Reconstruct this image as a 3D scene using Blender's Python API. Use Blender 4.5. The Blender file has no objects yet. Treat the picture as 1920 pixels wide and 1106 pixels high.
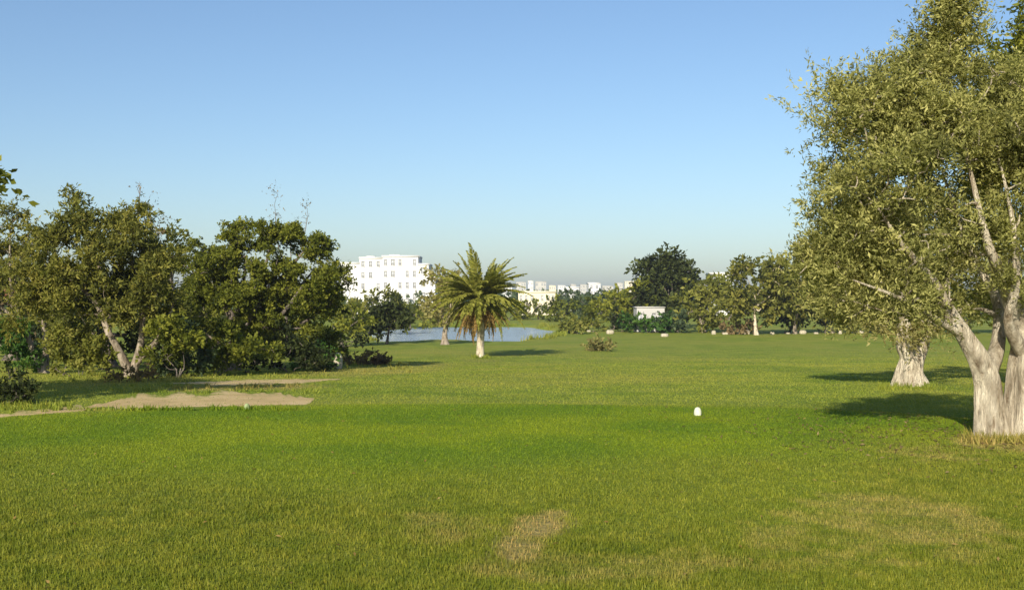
import bpy, math, random
import numpy as np
from mathutils import Vector

# ------------------------------------------------------------------ camera, sky, sun, exposure
sc = bpy.context.scene
col = sc.collection
F = 2059.0            # focal length in pixels of the 1920 px wide photograph
EYE = 4.4             # height of the lens above the fairway datum
HOR = 560.0           # pixel row of the horizon

cam_d = bpy.data.cameras.new('camera')
cam = bpy.data.objects.new('camera', cam_d); col.objects.link(cam)
cam_d.sensor_width = 36.0
cam_d.lens = 36.0 * F / 1920.0
cam_d.clip_start = 0.1; cam_d.clip_end = 20000.0
cam.location = (0, 0, EYE)
cam.rotation_euler = (math.radians(90) + math.atan((HOR - 553.0) / F), 0, 0)
sc.camera = cam

SUN_TRAVEL = Vector((0.30, 0.95, -0.45)).normalized()     # light comes from behind the camera, on the left
SUN_EL = math.asin(-SUN_TRAVEL.z)
SUN_AZ = math.atan2(-SUN_TRAVEL.x, -SUN_TRAVEL.y)         # clockwise from +Y
world = bpy.data.worlds.new('World'); sc.world = world
world.use_nodes = True
wn = world.node_tree.nodes; wl = world.node_tree.links
sky = wn.new('ShaderNodeTexSky'); sky.sky_type = 'NISHITA'; sky.sun_disc = False
sky.sun_elevation = SUN_EL; sky.sun_rotation = SUN_AZ
sky.altitude = 0; sky.air_density = 1.0; sky.dust_density = 0.95; sky.ozone_density = 3.8
bg = wn['Background']; bg.inputs['Strength'].default_value = 0.107
wl.new(sky.outputs['Color'], bg.inputs['Color'])

sl = bpy.data.lights.new('sun', 'SUN'); sl.energy = 5.0; sl.angle = math.radians(0.53)
sl.color = (1.0, 0.93, 0.80)
so = bpy.data.objects.new('sun', sl); col.objects.link(so)
so.rotation_euler = SUN_TRAVEL.to_track_quat('-Z', 'Y').to_euler()
so.location = (-40, -90, 80)

sc.view_settings.view_transform = 'Standard'; sc.view_settings.look = 'None'
sc.view_settings.exposure = 0.38; sc.view_settings.gamma = 1.0
sc.view_settings.use_curve_mapping = False
sc.cycles.max_bounces = 6; sc.cycles.transparent_max_bounces = 8
sc.cycles.volume_bounces = 0

rng = np.random.default_rng(7)

# ------------------------------------------------------------------ noise and terrain functions
def vnoise(x, y, seed=0):
    xi = np.floor(x).astype(np.int64); yi = np.floor(y).astype(np.int64)
    fx = x - xi; fy = y - yi
    fx = fx*fx*(3-2*fx); fy = fy*fy*(3-2*fy)
    def h(a, b):
        n = (a*374761393 + b*668265263 + seed*974634777) & 0x7fffffff
        n = ((n ^ (n >> 13)) * 1274126177) & 0x7fffffff
        return ((n ^ (n >> 16)) & 0xffff) / 65535.0
    return (h(xi, yi)*(1-fx) + h(xi+1, yi)*fx)*(1-fy) + (h(xi, yi+1)*(1-fx) + h(xi+1, yi+1)*fx)*fy

def fbm(x, y, seed=0, o=4):
    v = 0; a = 0.5
    for i in range(o):
        v = v + a*vnoise(x*2**i, y*2**i, seed+i); a *= 0.5
    return v/(1-0.5**o)

def sstep(a, b, v):
    t = np.clip((v-a)/(b-a), 0, 1); return t*t*(3-2*t)

PY = [-80, 10, 17, 30, 40, 50, 65, 83, 110, 140, 200, 600, 1000, 1500, 2500, 6000]
PZ = [2.2, 2.25, 2.21, 2.0, 1.6, 1.15, .6, .05, -.25, -.2, -.1, 0, 2, 17, 22, 22]
def tee_s(x, y):
    return (np.abs((x+.5)/9.0)**3 + np.abs((y-6.0)/12.0)**3)**(1/3.)
POND = (-7.0, 158.0, 13.0, 33.0)
WATER_Z = -0.55
def pond_s(x, y):
    w = 1 + .10*(vnoise(x*.13+9, y*.09, 41)-.5)*2
    return (np.abs((x-POND[0])/POND[2])**3.2 + np.abs((y-POND[1])/POND[3])**3.2)**(1/3.2)*w
def ground(x, y):
    x = np.asarray(x, float); y = np.asarray(y, float)
    z = sum(np.interp(y+o, PY, PZ) for o in (-5, -2.5, 0, 2.5, 5))/5
    far = sstep(18, 60, np.hypot(x, y))
    z = z + (fbm(x*.06, y*.06, 3, 2)-.5)*(.10 + .22*far) + (fbm(x*.4, y*.4, 5, 2)-.5)*.03
    m = 1 - sstep(.985, 1.13, tee_s(x, y) + .02*(vnoise(x*.5, y*.5, 8)-.5))
    tz = 2.7 + (fbm(x*.25, y*.25, 11, 2)-.5)*.03
    z = z*(1-m) + tz*m
    p = 1 - sstep(.86, 1.06, pond_s(x, y))
    return z*(1-p) + (-1.2)*p

def gnd(px, py):
    """world point where the ground is seen at photo pixel px, py"""
    d = np.concatenate([np.arange(3, 60, .02), np.arange(60, 900, .2)])
    x = (px-960)/F*d
    z = ground(x, d)
    row = HOR + F*(EYE-z)/d
    k = np.argmax(row <= py) if (row <= py).any() else len(d)-1
    return Vector((x[k], d[k], z[k]))
def at(px, py, d):
    return Vector(((px-960)/F*d, d, EYE-(py-HOR)/F*d))

# ------------------------------------------------------------------ object helpers
def props(o, label=None, cat=None, group=None, kind=None):
    if label: o['label'] = label
    if cat: o['category'] = cat
    if group: o['group'] = group
    if kind: o['kind'] = kind
    return o
def link(name, me, mat=None, parent=None):
    o = bpy.data.objects.new(name, me); col.objects.link(o)
    if mat is not None: me.materials.append(mat)
    if parent is not None: o.parent = parent
    return o
def empty(name, loc, label, cat, group=None):
    o = bpy.data.objects.new(name, None); col.objects.link(o)
    o.location = loc; o.empty_display_size = .3
    return props(o, label, cat, group)
def np_mesh(name, V, loops, starts, tint=None, smooth=False):
    me = bpy.data.meshes.new(name)
    V = np.ascontiguousarray(V, dtype=np.float32).reshape(-1, 3)
    me.vertices.add(len(V)); me.vertices.foreach_set('co', V.ravel())
    loops = np.asarray(loops, dtype=np.int32).ravel(); starts = np.asarray(starts, dtype=np.int32)
    me.loops.add(len(loops)); me.loops.foreach_set('vertex_index', loops)
    me.polygons.add(len(starts)); me.polygons.foreach_set('loop_start', starts)
    if smooth: me.polygons.foreach_set('use_smooth', np.ones(len(starts), dtype=bool))
    if tint is not None:
        for k, v in tint.items():
            v = np.asarray(v, dtype=np.float32)
            dom = 'FACE' if len(v) == len(starts) else 'POINT'
            at_ = me.attributes.new(k, 'FLOAT', dom); at_.data.foreach_set('value', v)
    me.update(calc_edges=True)
    return me
def poly_mesh(name, V, Fs, smooth=False):
    lo = [i for f in Fs for i in f]; st = np.cumsum([0]+[len(f) for f in Fs[:-1]])
    return np_mesh(name, V, lo, st, None, smooth)
class MB:
    """collects boxes and prisms into one mesh"""
    def __init__(s): s.v = []; s.f = []
    def box(s, x0, x1, y0, y1, z0, z1, taper=0.0):
        b = len(s.v); t = taper
        s.v += [(x0,y0,z0),(x1,y0,z0),(x1,y1,z0),(x0,y1,z0),(x0+t,y0+t,z1),(x1-t,y0+t,z1),(x1-t,y1-t,z1),(x0+t,y1-t,z1)]
        s.f += [tuple(b+i for i in q) for q in ((0,3,2,1),(4,5,6,7),(0,1,5,4),(1,2,6,5),(2,3,7,6),(3,0,4,7))]
        return s
    def quad(s, *p):
        b = len(s.v); s.v += list(p); s.f.append(tuple(range(b, b+len(p)))); return s
    def build(s, name, mat, parent=None, smooth=False):
        return link(name, poly_mesh(name, s.v, s.f, smooth), mat, parent)

# ------------------------------------------------------------------ materials
def new_mat(name):
    m = bpy.data.materials.new(name); m.use_nodes = True
    return m, m.node_tree.nodes, m.node_tree.links, m.node_tree.nodes['Principled BSDF']
def node(N, t, **kw):
    n = N.new(t)
    for k, v in kw.items():
        if k in n.inputs: n.inputs[k].default_value = v
        else: setattr(n, k, v)
    return n
def ramp(N, stops):
    r = N.new('ShaderNodeValToRGB'); e = r.color_ramp.elements
    while len(e) < len(stops): e.new(.5)
    for q, (p, c) in zip(e, stops): q.position = p; q.color = (*c, 1)
    return r
def noise_tex(N, L, coord, scale, detail=4, rough=.55):
    n = node(N, 'ShaderNodeTexNoise', Scale=scale, Detail=detail, Roughness=rough)
    L.new(coord, n.inputs['Vector']); return n
def mixc(N, L, fac, a, b, mode='MIX'):
    m = N.new('ShaderNodeMix'); m.data_type = 'RGBA'; m.blend_type = mode
    for sock, v in ((m.inputs[0], fac), (m.inputs[6], a), (m.inputs[7], b)):
        if hasattr(v, 'is_linked'): L.new(v, sock)
        elif isinstance(v, tuple): sock.default_value = (*v, 1)
        else: sock.default_value = v
    return m.outputs[2]

def leaf_mat(name, dark, mid, light, trans=.35):
    m, N, L, b = new_mat(name)
    a = node(N, 'ShaderNodeAttribute', attribute_name='tint')
    r = ramp(N, [(0, dark), (.5, mid), (1, light)]); L.new(a.outputs['Fac'], r.inputs['Fac'])
    L.new(r.outputs['Color'], b.inputs['Base Color'])
    b.inputs['Roughness'].default_value = .6; b.inputs['Specular IOR Level'].default_value = .12
    t = N.new('ShaderNodeBsdfTranslucent')
    L.new(mixc(N, L, 1.0, r.outputs['Color'], (1.15, 1.2, .6), 'MULTIPLY'), t.inputs['Color'])
    ms = N.new('ShaderNodeMixShader'); ms.inputs[0].default_value = trans
    L.new(b.outputs[0], ms.inputs[1]); L.new(t.outputs[0], ms.inputs[2])
    L.new(ms.outputs[0], N['Material Output'].inputs['Surface'])
    return m
def bark_mat(name, a, c, scale=5.0, strength=.6):
    m, N, L, b = new_mat(name)
    tc = N.new('ShaderNodeTexCoord')
    mp = node(N, 'ShaderNodeMapping'); mp.inputs['Scale'].default_value = (1, 1, .3); L.new(tc.outputs['Object'], mp.inputs['Vector'])
    n = noise_tex(N, L, mp.outputs[0], scale, 8, .65); n2 = noise_tex(N, L, tc.outputs['Object'], scale*.35, 3)
    r = ramp(N, [(.34, a), (.56, c)]); L.new(n.outputs['Fac'], r.inputs['Fac'])
    mp2 = node(N, 'ShaderNodeMapping'); mp2.inputs['Scale'].default_value = (1, 1, .16); L.new(tc.outputs['Object'], mp2.inputs['Vector'])
    wv = noise_tex(N, L, mp2.outputs[0], scale*2.6, 6, .75); wv.inputs['Distortion'].default_value = .8
    r3 = ramp(N, [(.33, (.40, .33, .26)), (.46, (1, 1, 1))]); L.new(wv.outputs['Fac'], r3.inputs['Fac'])
    r2 = ramp(N, [(.35, (.55, .5, .45)), (.65, (1, 1, 1))]); L.new(n2.outputs['Fac'], r2.inputs['Fac'])
    cc = mixc(N, L, .5, r.outputs['Color'], r2.outputs['Color'], 'MULTIPLY')
    L.new(mixc(N, L, .85, cc, r3.outputs['Color'], 'MULTIPLY'), b.inputs['Base Color'])
    b.inputs['Roughness'].default_value = .9; b.inputs['Specular IOR Level'].default_value = .15
    hs = N.new('ShaderNodeMath'); hs.operation = 'MULTIPLY_ADD'; L.new(wv.outputs['Fac'], hs.inputs[0]); hs.inputs[1].default_value = 1.3; L.new(n.outputs['Fac'], hs.inputs[2])
    bp = node(N, 'ShaderNodeBump', Strength=strength, Distance=.10); L.new(hs.outputs[0], bp.inputs['Height'])
    L.new(bp.outputs[0], b.inputs['Normal'])
    return m
def plain_mat(name, c, rough=.8, var=.12, scale=.8, spec=.3, metal=0):
    m, N, L, b = new_mat(name)
    tc = N.new('ShaderNodeTexCoord')
    n = noise_tex(N, L, tc.outputs['Object'], scale, 5)
    r = ramp(N, [(.3, tuple(v*(1-var) for v in c)), (.7, tuple(min(1, v*(1+var)) for v in c))])
    L.new(n.outputs['Fac'], r.inputs['Fac']); L.new(r.outputs['Color'], b.inputs['Base Color'])
    b.inputs['Roughness'].default_value = rough; b.inputs['Specular IOR Level'].default_value = spec
    b.inputs['Metallic'].default_value = metal
    bp = node(N, 'ShaderNodeBump', Strength=.25, Distance=.02); L.new(n.outputs['Fac'], bp.inputs['Height'])
    L.new(bp.outputs[0], b.inputs['Normal'])
    return m

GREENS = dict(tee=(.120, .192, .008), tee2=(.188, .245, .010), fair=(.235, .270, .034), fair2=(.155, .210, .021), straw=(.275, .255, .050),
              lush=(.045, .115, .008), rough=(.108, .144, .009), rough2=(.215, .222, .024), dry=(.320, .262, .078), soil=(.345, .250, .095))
def grass_color(N, L):
    """turf colour from vertex attributes (mown, lush, dry) and world-space noise"""
    g = N.new('ShaderNodeNewGeometry'); P = g.outputs['Position']
    A = {k: node(N, 'ShaderNodeAttribute', attribute_name=k).outputs['Fac'] for k in ('tee', 'lush', 'dry', 'rough')}
    n1 = noise_tex(N, L, P, .45, 6, .6); n2 = noise_tex(N, L, P, 3.2, 6, .65); n3 = noise_tex(N, L, P, 16.0, 4, .7)
    def sharp(n, lo, hi):
        r = ramp(N, [(lo, (0, 0, 0)), (hi, (1, 1, 1))]); L.new(n.outputs['Fac'], r.inputs['Fac']); return r.outputs['Color']
    s1, s2, s3 = sharp(n1, .40, .60), sharp(n2, .34, .66), sharp(n3, .33, .67)
    n0 = noise_tex(N, L, P, .075, 5, .6); s0 = sharp(n0, .42, .66)
    c = mixc(N, L, s1, GREENS['fair'], GREENS['fair2'])
    c = mixc(N, L, s0, c, mixc(N, L, s2, GREENS['straw'], GREENS['fair']))
    t = mixc(N, L, s1, GREENS['tee'], GREENS['tee2'])
    c = mixc(N, L, A['tee'], c, t)
    rg = mixc(N, L, s2, GREENS['rough'], GREENS['rough2'])
    c = mixc(N, L, A['rough'], c, rg)
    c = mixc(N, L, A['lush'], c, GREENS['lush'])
    # dry tips: attribute plus noise decides where straw and soil show
    ad = N.new('ShaderNodeMath'); ad.operation = 'MULTIPLY_ADD'; L.new(n2.outputs['Fac'], ad.inputs[0]); ad.inputs[1].default_value = .9
    L.new(A['dry'], ad.inputs[2])
    r = ramp(N, [(.58, (0, 0, 0)), (1.0, (.85, .85, .85))]); L.new(ad.outputs[0], r.inputs['Fac'])
    dr = mixc(N, L, s3, GREENS['dry'], GREENS['soil'])
    c = mixc(N, L, r.outputs['Color'], c, dr)
    dk = mixc(N, L, s3, (.60, .64, .58), (1.32, 1.28, 1.25))
    c = mixc(N, L, .55, c, mixc(N, L, 1.0, c, dk, 'MULTIPLY'))
    return c, n3, n2
def ground_material():
    m, N, L, b = new_mat('turf')
    c, n3, n2 = grass_color(N, L)
    L.new(c, b.inputs['Base Color'])
    b.inputs['Roughness'].default_value = .9; b.inputs['Specular IOR Level'].default_value = .12
    ad = N.new('ShaderNodeMath'); ad.operation = 'ADD'; L.new(n3.outputs['Fac'], ad.inputs[0]); L.new(n2.outputs['Fac'], ad.inputs[1])
    bp = node(N, 'ShaderNodeBump', Strength=.7, Distance=.05); L.new(ad.outputs[0], bp.inputs['Height'])
    L.new(bp.outputs[0], b.inputs['Normal'])
    return m
def blade_material():
    m, N, L, b = new_mat('grass_blade')
    c, _, _ = grass_color(N, L)
    a = node(N, 'ShaderNodeAttribute', attribute_name='tint').outputs['Fac']
    r = ramp(N, [(0, (.75, .8, .6)), (.6, (1.15, 1.1, 1.05)), (1, (1.75, 1.45, 1.6))]); L.new(a, r.inputs['Fac'])
    c = mixc(N, L, 1.0, c, r.outputs['Color'], 'MULTIPLY')
    L.new(c, b.inputs['Base Color']); b.inputs['Roughness'].default_value = .6; b.inputs['Specular IOR Level'].default_value = .2
    t = N.new('ShaderNodeBsdfTranslucent'); L.new(c, t.inputs['Color'])
    ms = N.new('ShaderNodeMixShader'); ms.inputs[0].default_value = .3
    L.new(b.outputs[0], ms.inputs[1]); L.new(t.outputs[0], ms.inputs[2]); L.new(ms.outputs[0], N['Material Output'].inputs['Surface'])
    return m
def water_material():
    m, N, L, b = new_mat('pond_water')
    g = N.new('ShaderNodeNewGeometry')
    n = noise_tex(N, L, g.outputs['Position'], 1.6, 5, .6)
    b.inputs['Base Color'].default_value = (.34, .42, .51, 1); b.inputs['Roughness'].default_value = .12
    b.inputs['IOR'].default_value = 1.33
    bp = node(N, 'ShaderNodeBump', Strength=1.0, Distance=.5); L.new(n.outputs['Fac'], bp.inputs['Height'])
    L.new(bp.outputs[0], b.inputs['Normal'])
    return m
def sand_material():
    m, N, L, b = new_mat('sandy_dirt')
    g = N.new('ShaderNodeNewGeometry')
    n = noise_tex(N, L, g.outputs['Position'], 1.1, 8, .65); n2 = noise_tex(N, L, g.outputs['Position'], 14, 5, .7)
    r = ramp(N, [(.28, (.38, .26, .09)), (.5, (.62, .43, .18)), (.72, (.74, .55, .28))]); L.new(n.outputs['Fac'], r.inputs['Fac'])
    c = mixc(N, L, .35, r.outputs['Color'], mixc(N, L, n2.outputs['Fac'], (.3, .22, .09), (.74, .60, .36)))
    ei = node(N, 'ShaderNodeAttribute', attribute_name='inner').outputs['Fac']; n4 = noise_tex(N, L, g.outputs['Position'], 2.6, 6, .7)
    ad = N.new('ShaderNodeMath'); ad.operation = 'MULTIPLY_ADD'; L.new(ei, ad.inputs[0]); ad.inputs[1].default_value = .8; L.new(n4.outputs['Fac'], ad.inputs[2])
    re = ramp(N, [(.44, (0, 0, 0)), (.66, (1, 1, 1))]); L.new(ad.outputs[0], re.inputs['Fac'])
    gc, _, _ = grass_color(N, L)
    c = mixc(N, L, re.outputs['Color'], gc, c)
    L.new(c, b.inputs['Base Color']); b.inputs['Roughness'].default_value = .95; b.inputs['Specular IOR Level'].default_value = .1
    bp = node(N, 'ShaderNodeBump', Strength=.6, Distance=.05); L.new(n2.outputs['Fac'], bp.inputs['Height']); L.new(bp.outputs[0], b.inputs['Normal'])
    return m

M_TURF = ground_material(); M_BLADE = blade_material(); M_WATER = water_material(); M_SAND = sand_material()
LF = dict(
    olive=leaf_mat('olive_leaf', (.110, .112, .036), (.300, .298, .085), (.540, .500, .175), .40),
    oliveb=leaf_mat('olive_leaf_brown', (.190, .165, .062), (.310, .275, .090), (.430, .380, .150), .42),
    carob=leaf_mat('carob_leaf', (.062, .078, .013), (.165, .182, .022), (.300, .295, .042), .38),
    euca=leaf_mat('gum_leaf', (.085, .095, .022), (.190, .192, .036), (.320, .285, .060), .4),
    brown=leaf_mat('russet_leaf', (.120, .088, .044), (.220, .155, .070), (.320, .235, .110), .4),
    dark=leaf_mat('dark_leaf', (.020, .026, .009), (.046, .060, .016), (.095, .110, .028), .25),
    green=leaf_mat('green_leaf', (.035, .080, .016), (.075, .150, .024), (.140, .225, .040)),
    yellow=leaf_mat('yellow_green_leaf', (.110, .122, .024), (.220, .225, .038), (.330, .310, .080), .4),
    blue=leaf_mat('blue_green_leaf', (.038, .060, .030), (.080, .110, .050), (.130, .165, .070)),
    palm=leaf_mat('palm_leaf', (.130, .150, .026), (.280, .275, .045), (.420, .390, .090), .42),
    palmdry=leaf_mat('dry_palm_leaf', (.200, .120, .035), (.330, .210, .065), (.440, .320, .120), .4),
)
BK = dict(pale=bark_mat('pale_bark', (.36, .28, .18), (.92, .81, .60), 7, 1.0), tan=bark_mat('tan_bark', (.13, .10, .07), (.42, .35, .26), 6),
          grey=bark_mat('grey_bark', (.07, .06, .05), (.24, .20, .16), 6), dark=bark_mat('dark_bark', (.03, .026, .022), (.10, .085, .07), 6))

# ------------------------------------------------------------------ the ground
lush_spots = []; dry_spots = []; rough_spots = []
def spot(lst, px, py, rx, ry, amt):
    """px ellipse on the ground -> world ellipse"""
    c = gnd(px, py); a = gnd(px-rx, py); b = gnd(px+rx, py); n = gnd(px, py+ry); f = gnd(px, max(py-ry, 632))
    lst.append((c.x, (n.y+f.y)/2, max(.05, (b.x-a.x)/2), max(.1, (f.y-n.y)/2), amt))
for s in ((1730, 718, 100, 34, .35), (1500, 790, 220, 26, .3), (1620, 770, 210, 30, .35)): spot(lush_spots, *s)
for s in ((1010, 985, 60, 30, .62), (975, 1030, 45, 28, .55), (1035, 965, 40, 12, .5), (1700, 980, 260, 70, .33), (1840, 985, 90, 50, .3), (1520, 1020, 180, 60, .22),
          (820, 985, 120, 45, .26), (640, 700, 150, 14, .30), (760, 690, 120, 12, .28), (480, 728, 170, 9, .40), (1110, 1065, 260, 35, .25),
          (1760, 850, 140, 20, .22), (1880, 834, 80, 22, .42), (900, 676, 60, 5, .25), (1050, 720, 420, 24, .10), (250, 715, 120, 12, .25), (1300, 1060, 300, 40, .2)): spot(dry_spots, *s)
def field(spots, x, y, soft=.55, seed=20):
    v = np.zeros_like(x)
    wob = (fbm(x*.7, y*.7, seed, 3)-.5)*.9
    for (cx, cy, rx, ry, a) in spots:
        r = np.hypot((x-cx)/rx, (y-cy)/ry) + wob
        v = np.maximum(v, a*(1-sstep(1-soft, 1+soft*.4, r)))
    return v
def turf_attrs(x, y):
    tee = 1 - sstep(.95, 1.02, tee_s(x, y) + .05*(fbm(x*.8, y*.8, 31, 2)-.5))
    near = .9*sstep(13.0, 6.8, y + 3.2*(fbm(x*.35, y*.35, 17, 3)-.5) - .22*np.abs(x-0.0) + .12*x*0)
    right = sstep(1.2, 3.2, x + .30*(8-y) + 1.6*(fbm(x*.5, y*.5, 23, 3)-.5))*sstep(15.5, 10.5, y)
    rough = np.clip(np.maximum(near, .85*right), 0, 1)
    edge = sstep(45, 90, np.abs(x) - .20*y + 30)*.0
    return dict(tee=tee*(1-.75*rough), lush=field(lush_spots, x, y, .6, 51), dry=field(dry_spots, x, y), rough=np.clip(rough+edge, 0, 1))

def axis(lo, hi, fine, grow, c=0.0):
    out = [c]; s = fine
    while out[-1] < hi: out.append(out[-1]+s); s = max(fine, abs(out[-1]-c)*grow)
    neg = [c]; s = fine
    while neg[-1] > lo: neg.append(neg[-1]-s); s = max(fine, abs(neg[-1]-c)*grow)
    return np.array(neg[:0:-1]+out)
xs = axis(-5200, 5200, .30, .032); ys = axis(-120, 6000, .30, .028, 6.0)
X, Y = np.meshgrid(xs, ys); Z = ground(X, Y)
nx, ny = len(xs), len(ys)
I = (np.arange(ny-1)[:, None]*nx + np.arange(nx-1)[None, :]).ravel()
Q = np.stack([I, I+1, I+nx+1, I+nx], 1)
me = np_mesh('ground', np.stack([X, Y, Z], -1), Q, np.arange(len(Q))*4, {k: v.ravel() for k, v in turf_attrs(X, Y).items()}, True)
def mesh_z(x, y):
    i = np.clip(np.searchsorted(xs, x)-1, 0, nx-2); j = np.clip(np.searchsorted(ys, y)-1, 0, ny-2)
    u = (x-xs[i])/(xs[i+1]-xs[i]); v = (y-ys[j])/(ys[j+1]-ys[j])
    return (Z[j, i]*(1-u)+Z[j, i+1]*u)*(1-v) + (Z[j+1, i]*(1-u)+Z[j+1, i+1]*u)*v
props(link('ground', me, M_TURF), 'mown golf course turf sloping from the tee to the pond', None, None, 'structure')

# pond
th = np.linspace(0, 2*np.pi, 120, endpoint=False)
pv = [(POND[0]+1.12*POND[2]*np.sign(np.cos(t))*abs(np.cos(t))**.62, POND[1]+1.12*POND[3]*np.sign(np.sin(t))*abs(np.sin(t))**.62, WATER_Z) for t in th]
props(link('pond_water', poly_mesh('pond_water', pv, [tuple(range(len(pv)))]), M_WATER), 'pale blue pond beyond the palm', None, None, 'structure')

# sandy cart path and bare verge: draped strips (near edge and far edge given in the photograph, laid on the ground)
SAND = []
def on_sand(x, y):
    hit = np.zeros(len(x), bool)
    for P in SAND:
        k = np.flatnonzero((x > P[:, 0].min()) & (x < P[:, 0].max()) & (y > P[:, 1].min()) & (y < P[:, 1].max()))
        c = np.zeros(len(k), bool); xx_, yy_ = x[k], y[k]
        for (ax, ay), (bx, by) in zip(P, np.roll(P, -1, 0)):
            c ^= ((ay > yy_) != (by > yy_)) & (xx_ < (bx-ax)*(yy_-ay)/(by-ay+1e-12)+ax)
        hit[k] |= c
    return hit
def strip(name, label, near, far, seed, nu=160, nv=6, rag=.10):
    def poly(pts):
        P = [gnd(*p) for p in pts]
        P = np.array([(p.x, p.y) for p in P]); s = np.r_[0, np.cumsum(np.hypot(*np.diff(P, axis=0).T))]
        u = np.linspace(0, s[-1], nu); return np.stack([np.interp(u, s, P[:, 0]), np.interp(u, s, P[:, 1])], 1)
    A, B = poly(near), poly(far)
    w = np.hypot(*(B-A).T)[:, None]; d = (B-A)/np.maximum(w, 1e-3)
    u = np.arange(nu)
    A = A + d*(rag*w.clip(.3)*3*(fbm(u*.16, u*0+3, seed, 4)-.5)[:, None]); B = B + d*(rag*w.clip(.3)*3*(fbm(u*.16, u*0+9, seed+4, 4)-.5)[:, None])
    SAND.append(np.vstack([A[::4], B[::-4]]))
    t = np.linspace(0, 1, nv)[None, :, None]
    G = A[:, None]*(1-t) + B[:, None]*t
    z = mesh_z(G[..., 0], G[..., 1]) + .007
    I = (np.arange(nu-1)[:, None]*nv + np.arange(nv-1)[None, :]).ravel()
    Q = np.stack([I, I+nv, I+nv+1, I+1], 1)
    e = np.minimum(np.arange(nv), nv-1-np.arange(nv))/(nv/2.)
    e = np.minimum(e[None, :], np.minimum(u, nu-1-u)[:, None]/30.)
    me = np_mesh(name, np.dstack([G, z]), Q, np.arange(len(Q))*4, {'inner': np.clip(e, 0, 1).ravel()}, True)
    return props(link(name, me, M_SAND), label, None, None, 'structure')
strip('sand_path', 'bare sandy strip beside the tee', [(-260, 800), (0, 790), (70, 780), (150, 768), (210, 766), (330, 768), (430, 766), (520, 760), (590, 748)],
      [(-260, 786), (0, 779), (60, 771), (130, 762), (200, 755), (260, 740), (400, 735), (520, 737), (590, 747)], 3, 260, 8, .16)
strip('dirt_path', 'dirt strip in front of the round left tree', [(315, 719), (400, 722), (480, 721), (560, 719), (640, 711)], [(315, 718), (400, 715), (480, 712), (560, 711), (640, 710)], 13, 200, 6, .2)

# ------------------------------------------------------------------ grass blades
def blades(name, x, y, h, w, label, seed, lean=.55):
    r = np.random.default_rng(seed); n = len(x)
    z = mesh_z(x, y)
    a = r.uniform(0, 2*np.pi, n); ca, sa = np.cos(a), np.sin(a)
    la = r.uniform(0, 2*np.pi, n); ll = h*lean*r.random(n)
    V = np.empty((n, 3, 3), np.float32)
    V[:, 0] = np.stack([x-ca*w, y-sa*w, z-.006], 1); V[:, 1] = np.stack([x+ca*w, y+sa*w, z-.006], 1)
    V[:, 2] = np.stack([x+np.cos(la)*ll, y+np.sin(la)*ll, z+h], 1)
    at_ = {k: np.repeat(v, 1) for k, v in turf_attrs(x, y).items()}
    at_['tint'] = np.clip(r.normal(.45, .25, n), 0, 1)
    me = np_mesh(name, V, np.arange(n*3), np.arange(n)*3, at_)
    return props(link(name, me, M_BLADE), label, 'grass', None, 'stuff')
N = 560000
yy = 3.6*np.exp(rng.random(N)*np.log(24/3.6))
yy = np.where(rng.random(N) < .35, 3.6 + 20*rng.random(N), yy)
xx = rng.uniform(-1, 1, N)*(yy*.49 + 1.2)
ta = turf_attrs(xx, yy)
keep = (rng.random(N) > np.clip((ta['dry']-.3)*2.0, 0, .85)) & ~on_sand(xx, yy)
xx, yy = xx[keep], yy[keep]; rough = ta['rough'][keep]
fade = 1 - sstep(15, 24, yy)
clump = fbm(xx*3.0, yy*3.0, 77, 2)
h = (.011 + .013*rng.random(len(xx)) + rough*(.004 + .024*clump**2*rng.random(len(xx))*2))*(.35+.65*fade)
w = .0022 + .0016*rng.random(len(xx)) + .00022*yy
blades('turf_grass', xx, yy, h, w, 'short turf grass of the tee and the ground round it', 5)

N = 340000
yy = 18*np.exp(rng.random(N)*np.log(150/18)); xx = rng.uniform(-1, 1, N)*(yy*.49 + 2)
hm = (.022 + .030*rng.random(N)*fbm(xx*.8, yy*.8, 91, 3))*(1 - .5*sstep(45, 130, yy))*sstep(17, 24, yy)
keep = (tee_s(xx, yy) > .9) & ~(on_sand(xx, yy) & (rng.random(N) < .9)) & (rng.random(N) > sstep(60, 150, yy)) & (pond_s(xx, yy) > 1.05)
blades('fairway_grass', xx[keep], yy[keep], hm[keep], (.004 + .00035*yy)[keep], 'mown fairway grass between the tee and the palm', 6)

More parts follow.
